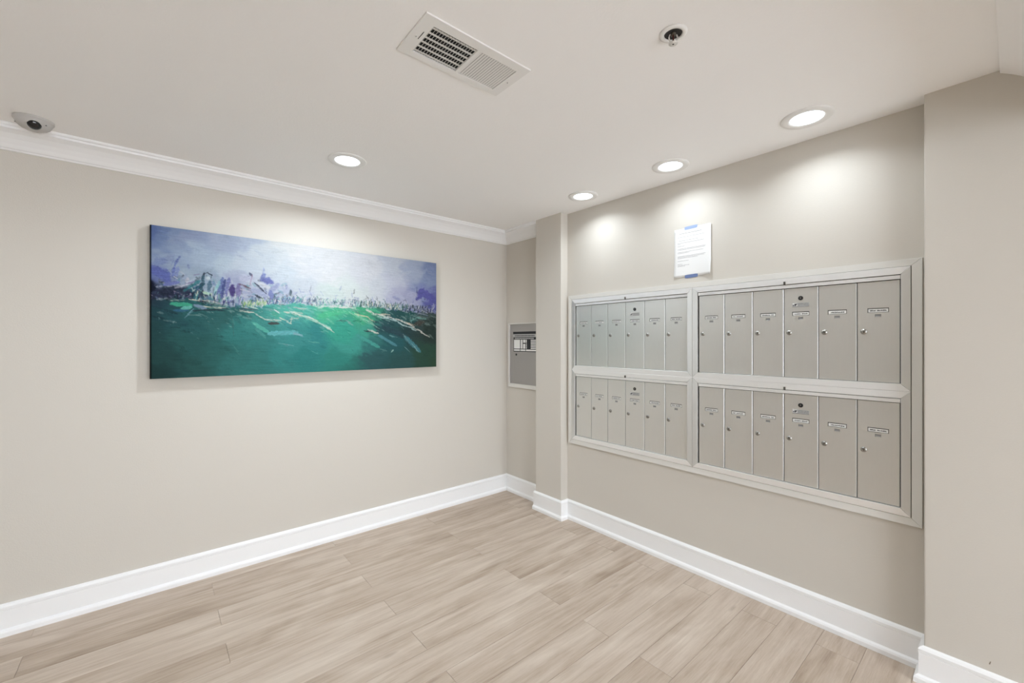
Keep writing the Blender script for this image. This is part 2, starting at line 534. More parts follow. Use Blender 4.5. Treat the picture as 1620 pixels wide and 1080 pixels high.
STROKES = [
  ([(5,326),(7,388)],46,(20,25,45)),([(29,382),(163,351)],55,(48,55,75)),([(156,359),(253,375)],46,(60,75,95)),
  ([(8,246),(56,268),(77,311)],57,(102,114,182)),([(102,272),(109,208),(128,167)],13,(108,122,182)),([(116,275),(125,224)],18,(142,157,206)),
  ([(107,282),(121,292)],8,(228,233,243)),([(63,330),(127,311)],21,(120,130,190)),([(141,332),(163,266)],22,(165,180,205)),
  ([(163,321),(170,284)],19,(205,208,225)),([(120,343),(170,320)],9,(214,214,228)),([(156,357),(222,302)],14,(62,132,142)),
  ([(178,364),(247,309)],17,(45,90,110)),([(200,276),(163,312)],11,(180,195,215)),([(200,267),(219,258)],6,(140,120,170)),
  ([(163,317),(192,305)],4,(130,110,160)),([(260,273),(268,274)],34,(200,215,225)),([(241,281),(249,254),(264,244),(280,254),(277,270)],6,(50,60,75)),
  ([(247,271),(238,315),(234,343)],14,(60,90,105)),([(276,292),(268,350)],21,(90,120,140)),([(241,361),(280,368)],15,(185,225,205)),
  ([(234,353),(260,369)],7,(205,222,190)),([(315,370),(339,267)],21,(110,125,175)),([(331,388),(351,276)],16,(80,90,140)),
  ([(351,387),(371,264)],19,(125,130,180)),([(299,362),(315,298)],13,(150,200,205)),([(363,386),(375,303)],9,(200,205,225)),
  ([(388,365),(388,311)],37,(75,65,120)),([(416,373),(421,299)],27,(130,125,170)),([(429,298),(480,316)],7,(110,90,100)),
  ([(437,329),(471,336)],7,(235,230,235)),([(437,258),(478,256)],55,(196,201,226)),([(482,227),(490,233)],12,(60,65,90)),
  ([(494,237),(484,283)],5,(190,165,190)),([(545,258),(560,221)],30,(130,140,192)),([(558,256),(603,268)],47,(116,124,186)),
  ([(558,195),(558,231)],13,(140,155,200)),([(506,324),(567,357)],46,(176,186,216)),([(528,279),(603,310)],17,(224,229,240)),
  ([(508,284),(569,339)],7,(60,65,85)),([(516,363),(542,374)],9,(55,65,75)),([(594,335),(640,280)],37,(172,182,216)),
  ([(603,370),(596,330)],36,(130,140,190)),([(112,366),(179,398)],4,(190,170,195)),([(178,404),(268,411),(331,422)],6,(226,220,205)),
  ([(245,441),(351,452)],6,(226,230,210)),([(260,421),(347,436)],9,(110,140,135)),([(429,457),(497,468),(560,506)],7,(231,236,221)),
  ([(442,435),(516,440)],8,(226,233,226)),([(429,446),(514,452)],6,(80,75,90)),([(95,436),(185,440)],25,(72,172,142)),
  ([(141,462),(185,451)],21,(112,192,182)),([(156,508),(194,463)],7,(150,190,210)),([(112,473),(163,470)],14,(60,110,140)),
  ([(200,439),(254,457)],20,(130,155,180)),([(200,467),(363,459)],9,(45,60,70)),([(98,417),(148,412)],6,(190,210,190)),
  ([(613,468),(640,487)],41,(85,172,152)),([(567,510),(649,518)],11,(216,226,216)),([(585,536),(645,535)],15,(75,80,80)),
  ([(620,449),(640,463)],8,(245,240,226)),([(654,497),(715,529),(721,495)],6,(235,235,216)),([(677,454),(793,483)],7,(240,240,226)),
  ([(497,535),(585,594)],24,(95,182,167)),([(514,574),(567,629)],19,(82,152,147)),([(585,604),(754,591)],29,(110,186,191)),
  ([(744,591),(780,606)],9,(160,200,215)),([(649,665),(727,680)],7,(120,175,175)),([(383,497),(396,614)],8,(66,120,118)),
  ([(388,673),(429,732)],5,(72,135,130)),([(567,419),(784,417)],10,(95,180,165)),([(102,544),(107,539)],6,(190,215,215)),
  ([(39,517),(42,524)],8,(110,150,155)),([(315,572),(321,574)],5,(120,165,165)),([(215,625),(222,630)],9,(80,130,130)),
  ([(185,602),(191,605)],6,(90,140,140)),([(45,595),(47,599)],4,(110,155,155)),([(900,475),(1050,438)],39,(87,191,147)),
  ([(999,430),(1123,446),(1231,495)],23,(92,190,150)),([(715,455),(806,481),(900,528),(991,578)],12,(233,241,226)),
  ([(769,471),(853,510),(961,549)],9,(172,216,202)),([(733,423),(797,426)],8,(216,226,221)),([(715,502),(753,497)],8,(236,236,226)),
  ([(742,602),(780,605)],13,(150,196,206)),([(834,655),(887,665)],6,(112,186,172)),([(853,719),(883,736)],6,(100,176,166)),
  ([(872,411),(1144,404)],10,(226,236,230)),([(969,403),(1101,406),(1146,414)],9,(241,241,236)),([(1144,451),(1231,469),(1289,507)],6,(231,226,191)),
  ([(1101,438),(1323,550)],5,(181,221,201)),([(1017,504),(1083,502)],11,(70,110,110)),([(1078,502),(1125,527)],9,(150,190,180)),
  ([(1155,607),(1323,695)],26,(77,161,151)),([(1214,569),(1259,580)],10,(55,70,75)),([(1242,561),(1312,589)],11,(236,236,221)),
  ([(1626,509),(1698,495)],40,(70,70,65)),([(1367,547),(1537,613)],45,(52,78,86)),
  ([(1231,419),(1276,441),(1367,460),(1463,479),(1562,510),(1639,550),(1748,608)],11,(236,233,223)),
  ([(1321,461),(1439,485),(1524,523),(1626,556)],10,(190,216,216)),([(1344,441),(1405,446)],7,(241,226,201)),([(1549,499),(1628,526)],6,(226,191,161)),
  ([(1587,486),(1652,458),(1713,463)],12,(132,191,181)),([(1575,432),(1590,496)],4,(150,180,175)),([(1321,606),(1465,685)],22,(85,142,152)),
  ([(1415,605),(1465,616)],9,(120,170,170)),([(1537,615),(1668,733)],33,(77,132,142)),([(1537,697),(1577,732)],3,(170,211,211)),
  ([(1600,674),(1654,733)],3,(191,226,221)),([(1427,730),(1439,719)],7,(160,200,190)),([(1524,602),(1575,660)],3,(150,170,165)),
  ([(1344,715),(1379,727)],8,(120,170,165)),([(1645,305),(1691,248),(1745,280),(1813,308)],61,(97,97,167)),([(1639,220),(1641,305)],5,(70,80,120)),
  ([(1562,287),(1626,282)],70,(178,182,212)),([(1439,307),(1493,326)],22,(160,165,200)),
]

# ------------------------------------------------------------------ painting
CW, CH = 1819, 863          # canvas size in millimetres


def paint_canvas(nx, ny):
    rng = np.random.RandomState(11)
    X, Y = np.meshgrid(np.linspace(0, CW, nx), np.linspace(0, CH, ny))

    def vnoise(sx, sy, seed):
        r = np.random.RandomState(seed)
        gx, gy = int(CW / sx) + 3, int(CH / sy) + 3
        g = r.rand(gy, gx)
        fx, fy = X / sx, Y / sy
        ix, iy = fx.astype(int), fy.astype(int)
        tx, ty = fx - ix, fy - iy
        tx = tx * tx * (3 - 2 * tx)
        ty = ty * ty * (3 - 2 * ty)
        return (g[iy, ix] * (1 - tx) + g[iy, ix + 1] * tx) * (1 - ty) + (g[iy + 1, ix] * (1 - tx) + g[iy + 1, ix + 1] * tx) * ty

    # coordinates pushed about by noise so that colour patches get painterly borders
    Xw = X + (vnoise(90, 70, 1) - 0.5) * 90 + (vnoise(30, 24, 2) - 0.5) * 36
    Yw = Y + (vnoise(90, 70, 3) - 0.5) * 70 + (vnoise(30, 24, 4) - 0.5) * 30

    def field(ctrl):
        num = np.zeros((ny, nx, 3))
        den = np.zeros((ny, nx))
        for (u, v, r, g, b) in ctrl:
            w = 1.0 / (((Xw - u) ** 2 + (Yw - v) ** 2) + 1600.0) ** 2.5
            num += w[..., None] * np.array((r, g, b), float)
            den += w
        return num / den[..., None]

    sky, sea = field(SKY), field(SEA)
    hx = [p[0] for p in HZ]
    hy = [p[1] for p in HZ]
    hz = np.interp(X, hx, hy) + (vnoise(14, 900, 5) - 0.5) * 26 + (vnoise(45, 900, 6) - 0.5) * 22
    m = np.clip((Y - hz) / 10 + 0.5, 0, 1)[..., None]
    img = sky * (1 - m) + sea * m
    hgt = (vnoise(60, 5, 7) * 0.5 + vnoise(20, 20, 8) * 0.3)
    px, py = CW / (nx - 1), CH / (ny - 1)

    def stroke(pts, w, c, alpha=0.92, seed=0, relief=0.6, rag=1.0, dry=0.55):
        nonlocal img, hgt
        xs = [p[0] for p in pts]
        ys = [p[1] for p in pts]
        pad = w * 0.9 + 6
        i0, i1 = max(0, int((min(xs) - pad) / px)), min(nx, int((max(xs) + pad) / px) + 2)
        j0, j1 = max(0, int((min(ys) - pad) / py)), min(ny, int((max(ys) + pad) / py) + 2)
        if i1 <= i0 or j1 <= j0:
            return
        x, y = X[j0:j1, i0:i1], Y[j0:j1, i0:i1]
        nz = NA[j0:j1, i0:i1]
        best = np.full(x.shape, 1e9)
        along = np.zeros(x.shape)
        cross = np.zeros(x.shape)
        segs = list(zip(pts[:-1], pts[1:]))
        tot = sum(math.hypot(b_[0] - a_[0], b_[1] - a_[1]) for a_, b_ in segs) + 1e-6
        acc = 0.0
        for a_, b_ in segs:
            dx, dy = b_[0] - a_[0], b_[1] - a_[1]
            L = math.hypot(dx, dy) + 1e-6
            t = np.clip(((x - a_[0]) * dx + (y - a_[1]) * dy) / L ** 2, 0, 1)
            d = np.hypot(x - a_[0] - t * dx, y - a_[1] - t * dy)
            s_ = ((x - a_[0]) * dy - (y - a_[1]) * dx) / L
            k = d < best
            best = np.where(k, d, best)
            along = np.where(k, (acc + t * L) / tot, along)
            cross = np.where(k, s_, cross)
            acc += L
        nb = NB[j0:j1, i0:i1]
        end = np.minimum(along, 1 - along) * tot            # distance from either end
        taper = 0.55 + 0.45 * np.clip(end / (w * 0.7 + 3), 0, 1) ** 0.7
        wob = (nz - 0.5) * 1.3 * rag
        half = w * 0.5 * taper * (1 + wob)
        a = np.clip((half - best) / max(2.0, w * (0.08 if w < 13 else 0.22)) + 0.5, 0, 1) * alpha
        scr = 0.5 + 0.5 * np.sin(cross * (2.4 if w < 30 else 0.9) + seed * 1.7 + nz * 5)
        a = a * np.clip(1.25 - dry * (scr * 0.6 + nb * 0.9), 0.0, 1.0)
        bristle = 1 + 0.09 * (scr - 0.5) + (nb - 0.5) * 0.22
        colr = np.clip(np.array(c, float)[None, None] * bristle[..., None], 0, 255)
        img[j0:j1, i0:i1] = img[j0:j1, i0:i1] * (1 - a[..., None]) + colr * a[..., None]
        hgt[j0:j1, i0:i1] = np.maximum(hgt[j0:j1, i0:i1], a * relief * bristle)

    NA = vnoise(14, 12, 9) * 0.6 + vnoise(6, 5, 10) * 0.4
    NB = vnoise(24, 5, 20) * 0.5 + vnoise(4, 4, 21) * 0.5

    # broad sky and sea brushwork
    def sample(u, v):
        return img[min(ny - 1, max(0, int(v / py))), min(nx - 1, max(0, int(u / px)))]
    for i in range(420):
        u = rng.rand() * CW
        v = rng.rand() * CH
        h = np.interp(u, hx, hy)
        c = sample(u + rng.randn() * 30, v + rng.randn() * 22) * (1 + rng.randn() * 0.035)
        if v < h - 30:
            a = rng.uniform(-0.9, 0.9)
            L = rng.uniform(30, 90)
            stroke([(u, v), (u + math.cos(a) * L, v + math.sin(a) * L)], rng.uniform(14, 46), c, 0.45, i, 0.3)
        elif v > h + 30:
            a = rng.uniform(0.1, 0.9)
            L = rng.uniform(30, 100)
            stroke([(u, v), (u + math.cos(a) * L, v + math.sin(a) * L)], rng.uniform(8, 34), c, 0.40, i, 0.3)
    # knife work: loose patches in the band either side of the horizon
    for i in range(950):
        u = rng.rand() * CW
        h = np.interp(u, hx, hy)
        busy = 1.0 if u < 740 else 0.5
        v = h - abs(rng.randn()) * 70 * busy + 12
        base = sample(u + rng.randn() * 26, v + rng.randn() * 20)
        k = rng.rand()
        if k < 0.25:
            c = base * 0.35 + np.array((232, 236, 242)) * 0.65
        elif k < 0.45:
            c = base * 0.55
        elif k < 0.62 and u < 760:
            c = base * 0.5 + np.array((70, 140, 150)) * 0.5
        elif k < 0.75:
            c = base * 0.5 + np.array((105, 112, 178)) * 0.5
        else:
            c = base * (1 + rng.randn() * 0.1)
        a = rng.normal(1.9, 0.5) if rng.rand() < 0.65 else rng.normal(0.2, 0.3)
        L = rng.uniform(10, 42)
        stroke([(u, v), (u + math.cos(a) * L, v - math.sin(a) * L)], rng.uniform(5, 18) * busy + 2, np.clip(c, 0, 255), 0.75, i, 0.7, 1.0, 0.7)
    # swell: slanting strokes of lighter and darker teal in the water
    for i in range(620):
        u = rng.rand() * CW
        h = np.interp(u, hx, hy)
        v = h + 12 + abs(rng.randn()) * 150
        base = sample(u + rng.randn() * 30, v + rng.randn() * 16)
        near = max(0.0, 1 - (v - h) / 260) * (1.0 if u > 560 else 0.45)
        k = rng.rand()
        if k < 0.28 * near:
            c = base * 0.5 + np.array((205, 230, 222)) * 0.5
        elif k < 0.5:
            c = base * (1.0 - 0.30 * rng.rand() * (0.35 + near))
        else:
            c = base * (1 + 0.10 * rng.rand() * (0.4 + near))
        a = rng.normal(0.42, 0.22)
        L = rng.uniform(14, 80) * (0.6 + 0.6 * near)
        stroke([(u, v), (u + math.cos(a) * L * 0.5, v + math.sin(a) * L * 0.35), (u + math.cos(a) * L, v + math.sin(a) * L)],
               rng.uniform(3, 16), np.clip(c, 0, 255), 0.7, i, 0.6, 1.0, 0.75)
    for k, (pts, w, c) in enumerate(STROKES):
        if w > 14:
            stroke(pts, w, c, 0.97, k, 0.8, 0.8, 0.3)
        else:
            for A, B in zip(pts[:-1], pts[1:]):
                L = math.hypot(B[0] - A[0], B[1] - A[1])
                m_ = max(1, int(L / 22))
                for q in range(m_):
                    t0, t1 = (q - 0.25) / m_, (q + 1.3) / m_
                    jx, jy = rng.randn() * 2.0, rng.randn() * min(4.0, w * 0.35)
                    P0 = (A[0] + (B[0] - A[0]) * t0 + jx, A[1] + (B[1] - A[1]) * t0 + jy + rng.randn() * 2)
                    P1 = (A[0] + (B[0] - A[0]) * t1 + jx, A[1] + (B[1] - A[1]) * t1 + jy + rng.randn() * 2)
                    c1 = np.clip(np.array(c, float) * (1 + rng.randn() * 0.06), 0, 255)
                    stroke([P0, P1], max(2.2, w * rng.uniform(0.45, 1.35)), c1, rng.uniform(0.7, 1.0), k + q, 0.9, 1.0, 0.55)
        if w <= 14:                              # loose second pass beside the thin crests
            for q in range(3):
                dx_, dy_ = rng.randn() * 9, rng.randn() * 6 + 3
                j = rng.randint(len(pts) - 1)
                c2 = np.array(c, float) * 0.75 + sample(pts[j][0] + dx_, pts[j][1] + 12) * 0.25
                t0, t1 = sorted(rng.rand(2))
                A, B = np.array(pts[j], float), np.array(pts[j + 1], float)
                stroke([tuple(A + (B - A) * t0 + (dx_, dy_)), tuple(A + (B - A) * t1 + (dx_, dy_))], rng.uniform(2, max(2.5, w * 0.6)), c2, 0.8, k + q, 0.8, 1.0, 0.8)

    # upright flicks of grass and spray along the horizon
    def flicks(n, u0, u1, v_top, v_bot, cols, wmin, wmax, lmin, lmax, lean=0.35):
        for i in range(n):
            u = rng.uniform(u0, u1)
            hh = np.interp(u, hx, hy)
            v = hh + rng.uniform(v_top, v_bot)
            L = rng.uniform(lmin, lmax)
            a = rng.normal(0.15, lean)
            c = cols[rng.randint(len(cols))]
            stroke([(u, v), (u + math.sin(a) * L, v - math.cos(a) * L)], rng.uniform(wmin, wmax), c, 0.9, i, 0.9, 0.6)
    flicks(60, 0, 200, -34, 0, [(40, 45, 65), (52, 60, 82), (48, 52, 78), (36, 42, 60), (60, 72, 98)], 6, 16, 10, 34, 0.9)
    flicks(9, 10, 190, -40, -5, [(170, 165, 190), (75, 110, 125), (120, 118, 160)], 3, 6, 8, 18, 0.8)
    flicks(34, 185, 300, -55, 0, [(60, 130, 140), (45, 85, 100), (190, 215, 215), (90, 120, 150), (215, 225, 205), (50, 60, 80)], 3, 8, 10, 40)
    flicks(46, 300, 440, -40, 4, [(70, 75, 120), (120, 125, 175), (45, 60, 75), (225, 230, 235), (150, 190, 195), (60, 120, 120)], 3, 8, 14, 44, 0.2)
    flicks(60, 437, 570, -14, 6, [(190, 212, 150), (214, 230, 190), (120, 175, 140), (226, 236, 216), (80, 120, 100), (160, 195, 130)], 3, 7, 12, 36, 0.25)
    flicks(90, 570, 790, -12, 6, [(100, 120, 165), (130, 205, 190), (238, 234, 240), (80, 150, 145), (160, 170, 205), (60, 80, 110)], 3, 8, 10, 36)
    flicks(150, 780, 1170, -16, 8, [(110, 130, 150), (236, 238, 238), (150, 165, 195), (70, 100, 115), (225, 235, 232), (130, 200, 180), (205, 205, 225)], 2.5, 7.5, 10, 44)
    flicks(170, 1170, 1560, -16, 8, [(50, 90, 85), (236, 238, 236), (120, 150, 155), (60, 110, 95), (240, 236, 215), (190, 215, 215), (45, 70, 75)], 2.5, 7.5, 10, 48)
    flicks(110, 1540, 1815, -34, 14, [(45, 50, 62), (90, 92, 150), (225, 228, 232), (60, 70, 95), (150, 165, 175), (40, 55, 58)], 2.5, 6.5, 8, 30)
    for i in range(90):     # glints in the dark water on the right
        u, v = rng.uniform(1640, 1815), rng.uniform(410, 520)
        stroke([(u, v), (u + rng.uniform(-4, 4), v + rng.uniform(2, 9))], 2.4, [(110, 130, 130), (60, 70, 70), (150, 165, 160)][i % 3], 0.7, i)
    for i in range(130):    # pale flecks along the crests
        u = rng.uniform(250, 1700)
        v = np.interp(u, hx, hy) + abs(rng.randn()) * 60 + 8
        c = sample(u, v) * 0.45 + np.array((225, 235, 228)) * 0.55
        a = rng.uniform(0.1, 0.6)
        L = rng.uniform(4, 22)
        stroke([(u, v), (u + math.cos(a) * L, v + math.sin(a) * L)], rng.uniform(2, 4), c, 0.75, i)
    fine = 1 + (vnoise(4, 4, 12) - 0.5) * 0.05 + (vnoise(40, 3.5, 13) - 0.5) * 0.05
    img = np.clip(img * fine[..., None], 0, 255)
    img[:, X[0] < 6] *= 0.25                      # dark wrapped edge at the left
    return img / 255.0, hgt


NX, NY = 640, 304
pimg, phgt = paint_canvas(NX, NY)
plin = np.where(pimg <= 0.04045, pimg / 12.92, ((pimg + 0.055) / 1.055) ** 2.4) * np.array((0.625, 0.615, 0.60))
plin = plin * (1.06 - 0.42 * plin.mean(-1, keepdims=True))

PX0, PX1, PZ0, PZ1, PY = -0.022, 1.797, 1.210, 2.073, 3.113
painting = thing('painting', 'wide abstract canvas of teal sea under pale violet sky', 'painting', ((PX0 + PX1) / 2, YA, PZ0))
lx, lz = PX1 - PX0, PZ1 - PZ0
gx, gz = np.meshgrid(np.linspace(-lx / 2, lx / 2, NX), np.linspace(lz, 0, NY))
co = np.stack([gx, (PY - YA) - phgt * 0.0012, gz], -1).reshape(-1, 3).astype(np.float32)
idx = np.arange(NX * NY).reshape(NY, NX)
quads = np.stack([idx[:-1, :-1], idx[1:, :-1], idx[1:, 1:], idx[:-1, 1:]], -1).reshape(-1, 4).astype(np.int32)
me = bpy.data.meshes.new('painted_face')
me.vertices.add(len(co))
me.vertices.foreach_set('co', co.ravel())
me.loops.add(quads.size)
me.loops.foreach_set('vertex_index', quads.ravel())
me.polygons.add(len(quads))
me.polygons.foreach_set('loop_start', np.arange(0, quads.size, 4, dtype=np.int32))
me.polygons.foreach_set('use_smooth', np.ones(len(quads), dtype=bool))
me.update(calc_edges=True)
at = me.color_attributes.new('paint', 'FLOAT_COLOR', 'POINT')
at.data.foreach_set('color', np.concatenate([plin.reshape(-1, 3), np.ones((NX * NY, 1))], 1).astype(np.float32).ravel())
mt, nt, b = mat_base('oil_paint', (0.5, 0.5, 0.5), 0.8, 0.0, 0.1)
an = nd(nt, 'ShaderNodeAttribute', attribute_name='paint')
nt.links.new(an.outputs['Color'], b.inputs['Base Color'])
add_bump(nt, b, 420.0, 0.0002, 2.0)
me.materials.append(mt)
link('painted_face', me, painting)
bm = bmesh.new()
box(bm, -lx / 2, lx / 2, PY - YA + 0.0004, -0.001, 0.0, lz, 0.0)
mt, nt, b = mat_base('canvas_edge', lin((62, 84, 84)), 0.7)
obj('stretched_canvas', bm, mt, painting)

# ------------------------------------------------------------------ mailboxes
UW, UH = 0.987, 0.552         # one bank
OPW = 0.4605                  # half opening
DOOR_P = (OPW * 2 - 0.005) / 6


def text_polys(bm, body, size, centre, xface, mat, bold=0.0):
    """flat lettering facing -X (the room), centred on (y, z)"""
    cu = bpy.data.curves.new('lettering', 'FONT')
    cu.body = body
    cu.size = size
    cu.align_x = 'CENTER'
    cu.align_y = 'CENTER'
    cu.offset = bold
    ob = bpy.data.objects.new('lettering', cu)
    COL.objects.link(ob)
    dg = bpy.context.evaluated_depsgraph_get()
    tm = ob.evaluated_get(dg).to_mesh()
    vsn = [bm.verts.new((xface, centre[0] - v.co.x, centre[1] + v.co.y)) for v in tm.vertices]
    for p in tm.polygons:
        f = bm.faces.new([vsn[i] for i in p.vertices])
        f.material_index = mat
    ob.evaluated_get(dg).to_mesh_clear()
    bpy.data.objects.remove(ob)
    bpy.data.curves.remove(cu)


def quad(bm, x, y0, y1, z0, z1, mat):
    f = bm.faces.new([bm.verts.new(p) for p in ((x, y0, z0), (x, y1, z0), (x, y1, z1), (x, y0, z1))])
    f.material_index = mat


FACE = -0.010      # door face in front of the wall plane
# shared part meshes (local origin: bottom centre of the bank on the wall; doors: bottom centre of door)
DZ0, DZ1 = 0.034, 0.4965


M['slot_shade'] = mat_base('card_slot_shade', (0.10, 0.10, 0.09), 0.6)[0]  # shade inside the door recesses, put in as a dark colour


def ring_hole_door():
    """door leaf with a small turned rim, two rectangular windows punched as recesses"""
    w = DOOR_P / 2 - 0.0018
    h = DZ1 - DZ0
    bv = 0.0012
    ys = [-w + bv, -0.038, -0.011, 0.011, 0.038, w - bv]
    zs = [bv, 0.2990, 0.3125, 0.3200, 0.3410, h - bv]
    bm = bmesh.new()
    V = {}

    def v(i, j):
        if (i, j) not in V:
            V[(i, j)] = bm.verts.new((FACE, ys[i], zs[j]))
        return V[(i, j)]
    holes = []
    for i in range(5):
        for j in range(5):
            if j == 3 and 1 <= i <= 3 or (j == 1 and i == 2):
                holes.append((i, j))
                continue
            bm.faces.new((v(i, j), v(i + 1, j), v(i + 1, j + 1), v(i, j + 1)))
    # recess walls and floors
    for (i0, i1, j) in ((1, 4, 3), (2, 3, 1)):
        rim = [v(i, j) for i in range(i0, i1 + 1)] + [v(i, j + 1) for i in range(i1, i0 - 1, -1)]
        low = [bm.verts.new((p.co.x + 0.003, p.co.y, p.co.z)) for p in rim]
        n = len(rim)
        for k in range(n):
            bm.faces.new((rim[k], rim[(k + 1) % n], low[(k + 1) % n], low[k]))
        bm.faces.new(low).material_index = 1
    # outer turned edge
    rim = [v(i, 0) for i in range(6)] + [v(5, j) for j in range(1, 6)] + [v(i, 5) for i in range(4, -1, -1)] + [v(0, j) for j in range(4, 0, -1)]
    n = len(rim)
    sx = lambda c, lo_, hi_: -bv if c <= lo_ + 1e-6 else (bv if c >= hi_ - 1e-6 else 0.0)
    out = [(p.co.y + sx(p.co.y, ys[0], ys[-1]), p.co.z + sx(p.co.z, zs[0], zs[-1])) for p in rim]
    edge = [bm.verts.new((FACE + bv, y, z)) for y, z in out]
    back = [bm.verts.new((-0.0015, y, z)) for y, z in out]
    for ra, rb in ((rim, edge), (edge, back)):
        for k in range(n):
            bm.faces.new((ra[k], ra[(k + 1) % n], rb[(k + 1) % n], rb[k]))
    return mesh_of('door', bm, [M['door'], M['slot_shade']])


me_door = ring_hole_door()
bm = bmesh.new()       # cam lock, turned collar and slotted plug
lathe(bm, [(0.0125, 0.0), (0.0125, 0.0016), (0.0112, 0.0030), (0.0092, 0.0034), (0.0088, 0.0046), (0.0070, 0.0054), (0.0, 0.0056)], 28, 0, (0, 0, 0), '-X')
box(bm, -0.0062, -0.0050, -0.0010, 0.0010, -0.0055, 0.0055, 0, 1, 1)
me_lock = mesh_of('lock', bm, [M['chrome'], M['dark']])
bm = bmesh.new()       # arrow lock of the carrier's door
lathe(bm, [(0.0112, 0.0), (0.0112, 0.0012), (0.0098, 0.0020), (0.0, 0.0020)], 28, 0, (0, 0, 0), '-X')
box(bm, -0.0026, -0.0020, -0.0012, 0.0012, -0.004, 0.004, 0, 1, 1)
me_carrier = mesh_of('carrier_lock', bm, [M['black'], M['chrome']])


def card_mesh(seed):
    rng = random.Random(seed)
    bm = bmesh.new()
    box(bm, 0.0016, 0.0028, -0.0350, 0.0350, -0.0085, 0.0062)
    y = 0.029
    while y > -0.028:
        wd = rng.uniform(0.0018, 0.0040)
        if rng.random() > 0.14:
            quad(bm, 0.0014, y, y - wd, -0.0045, 0.0010 + rng.uniform(-0.0010, 0.0008), 1)
        y -= wd + 0.0012
    return mesh_of('name_card', bm, [M['card'], M['ink']], fix=False)


def number_mesh(seed):
    rng = random.Random(seed)
    bm = bmesh.new()
    box(bm, 0.0012, 0.0028, -0.0105, 0.0105, -0.0062, 0.0062, 0, 1, 0)
    y = 0.0075
    for k in range(3):
        quad(bm, 0.0011, y, y - 0.0036, -0.0038, 0.0038, 1)
        y -= 0.0052
    quad(bm, 0.0011, 0.0100, -0.0100, -0.0060, -0.0046, 2)
    return mesh_of('number_plate', bm, [mat_grey, M['grey_ink'], M['card']], fix=False)


mat_grey = mat_base('grey_number_plate', (0.24, 0.24, 0.225), 0.5)[0]
cards = [card_mesh(s) for s in range(6)]
nums = [number_mesh(s) for s in range(3)]

bm = bmesh.new()       # postal emblem plate: eagle head on white, two lines of lettering, rule
box(bm, -0.0008, 0.0, -0.0375, 0.0375, -0.0105, 0.0105, 0.0002, 1, 0)
quad(bm, -0.0010, 0.0362, 0.0150, -0.0060, 0.0092, 1)
for poly in ([(0.0340, -0.0045), (0.0355, 0.0030), (0.0290, 0.0010), (0.0265, -0.0045)],
             [(0.0265, -0.0045), (0.0275, 0.0020), (0.0300, 0.0045), (0.0240, 0.0060), (0.0150, 0.0070), (0.0165, 0.0020), (0.0205, -0.0048)]):
    f = bm.faces.new([bm.verts.new((-0.0012, y, z)) for y, z in poly])
    f.material_index = 2
text_polys(bm, 'UNITED STATES', 0.0064, (-0.0115, 0.0052), -0.0010, 2)
text_polys(bm, 'POSTAL SERVICE', 0.0064, (-0.0115, -0.0020), -0.0010, 2)
quad(bm, -0.0010, 0.0360, -0.0365, -0.0094, -0.0080, 2)
me_emblem = mesh_of('postal_emblem', bm, [mat_base('emblem_plate', (0.40, 0.40, 0.39), 0.5)[0], M['card'], mat_base('emblem_ink', (0.07, 0.07, 0.075), 0.6)[0]], fix=False)


def rail_mesh(name, half, z0, z1, side, inner_half, inz0, inz1, xf, xb, mat):
    """one mitred rail of a rectangular frame (outer half/z0/z1, inner inner_half/inz0/inz1)"""
    bm = bmesh.new()
    O = {'bl': (half, z0), 'br': (-half, z0), 'tr': (-half, z1), 'tl': (half, z1)}
    I = {'bl': (inner_half, inz0), 'br': (-inner_half, inz0), 'tr': (-inner_half, inz1), 'tl': (inner_half, inz1)}
    a, c = {'top': ('tl', 'tr'), 'bottom': ('br', 'bl'), 'left': ('bl', 'tl'), 'right': ('tr', 'br')}[side]
    pts = [O[a], O[c], I[c], I[a]]
    g = 0.00025
    cy, cz = sum(p[0] for p in pts) / 4, sum(p[1] for p in pts) / 4
    pts = [(y + (g if y < cy else -g), z + (g if z < cz else -g)) for y, z in pts]
    fs = poly_prism(bm, [(xb, y, z) for y, z in pts], (xf - xb, 0, 0))
    es = [e_ for e_ in bm.edges if all(abs(v_.co.x - xf) < 1e-6 for v_ in e_.verts)]
    bmesh.ops.bevel(bm, geom=es, offset=0.0011, segments=2, profile=0.5, affect='EDGES')
    return mesh_of(name, bm, mat)


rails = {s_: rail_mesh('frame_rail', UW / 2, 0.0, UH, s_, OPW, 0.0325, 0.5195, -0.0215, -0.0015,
                       M['alu_h_lit'] if s_ in ('top', 'bottom') else M['alu_v_shaded']) for s_ in ('top', 'bottom', 'left', 'right')}
bm = bmesh.new()
box(bm, -0.0015, 0.0, -UW / 2 + 0.002, UW / 2 - 0.002, 0.002, UH - 0.002)
me_back = mesh_of('back_plate', bm, M['dark'])
bm = bmesh.new()
box(bm, -0.0165, -0.0015, -OPW + 0.0015, OPW - 0.0015, 0.4996, 0.5166, 0.0008)
me_bar = mesh_of('header_bar', bm, M['alu_h_lit'])
bm = bmesh.new()
box(bm, -0.0265, -0.0165, -0.0042, 0.0042, 0.5170, 0.5345, 0.0012)
me_latch = mesh_of('latch', bm, mat_base('latch_metal', (0.10, 0.095, 0.085), 0.45, 0.5)[0])
bm = bmesh.new()       # slim post between two doors
box(bm, -0.0060, -0.0015, -0.0011, 0.0011, 0.034, 0.4965)
me_post = mesh_of('door_post', bm, mat_base('post_metal', (0.06, 0.058, 0.05), 0.5, 0.2)[0])

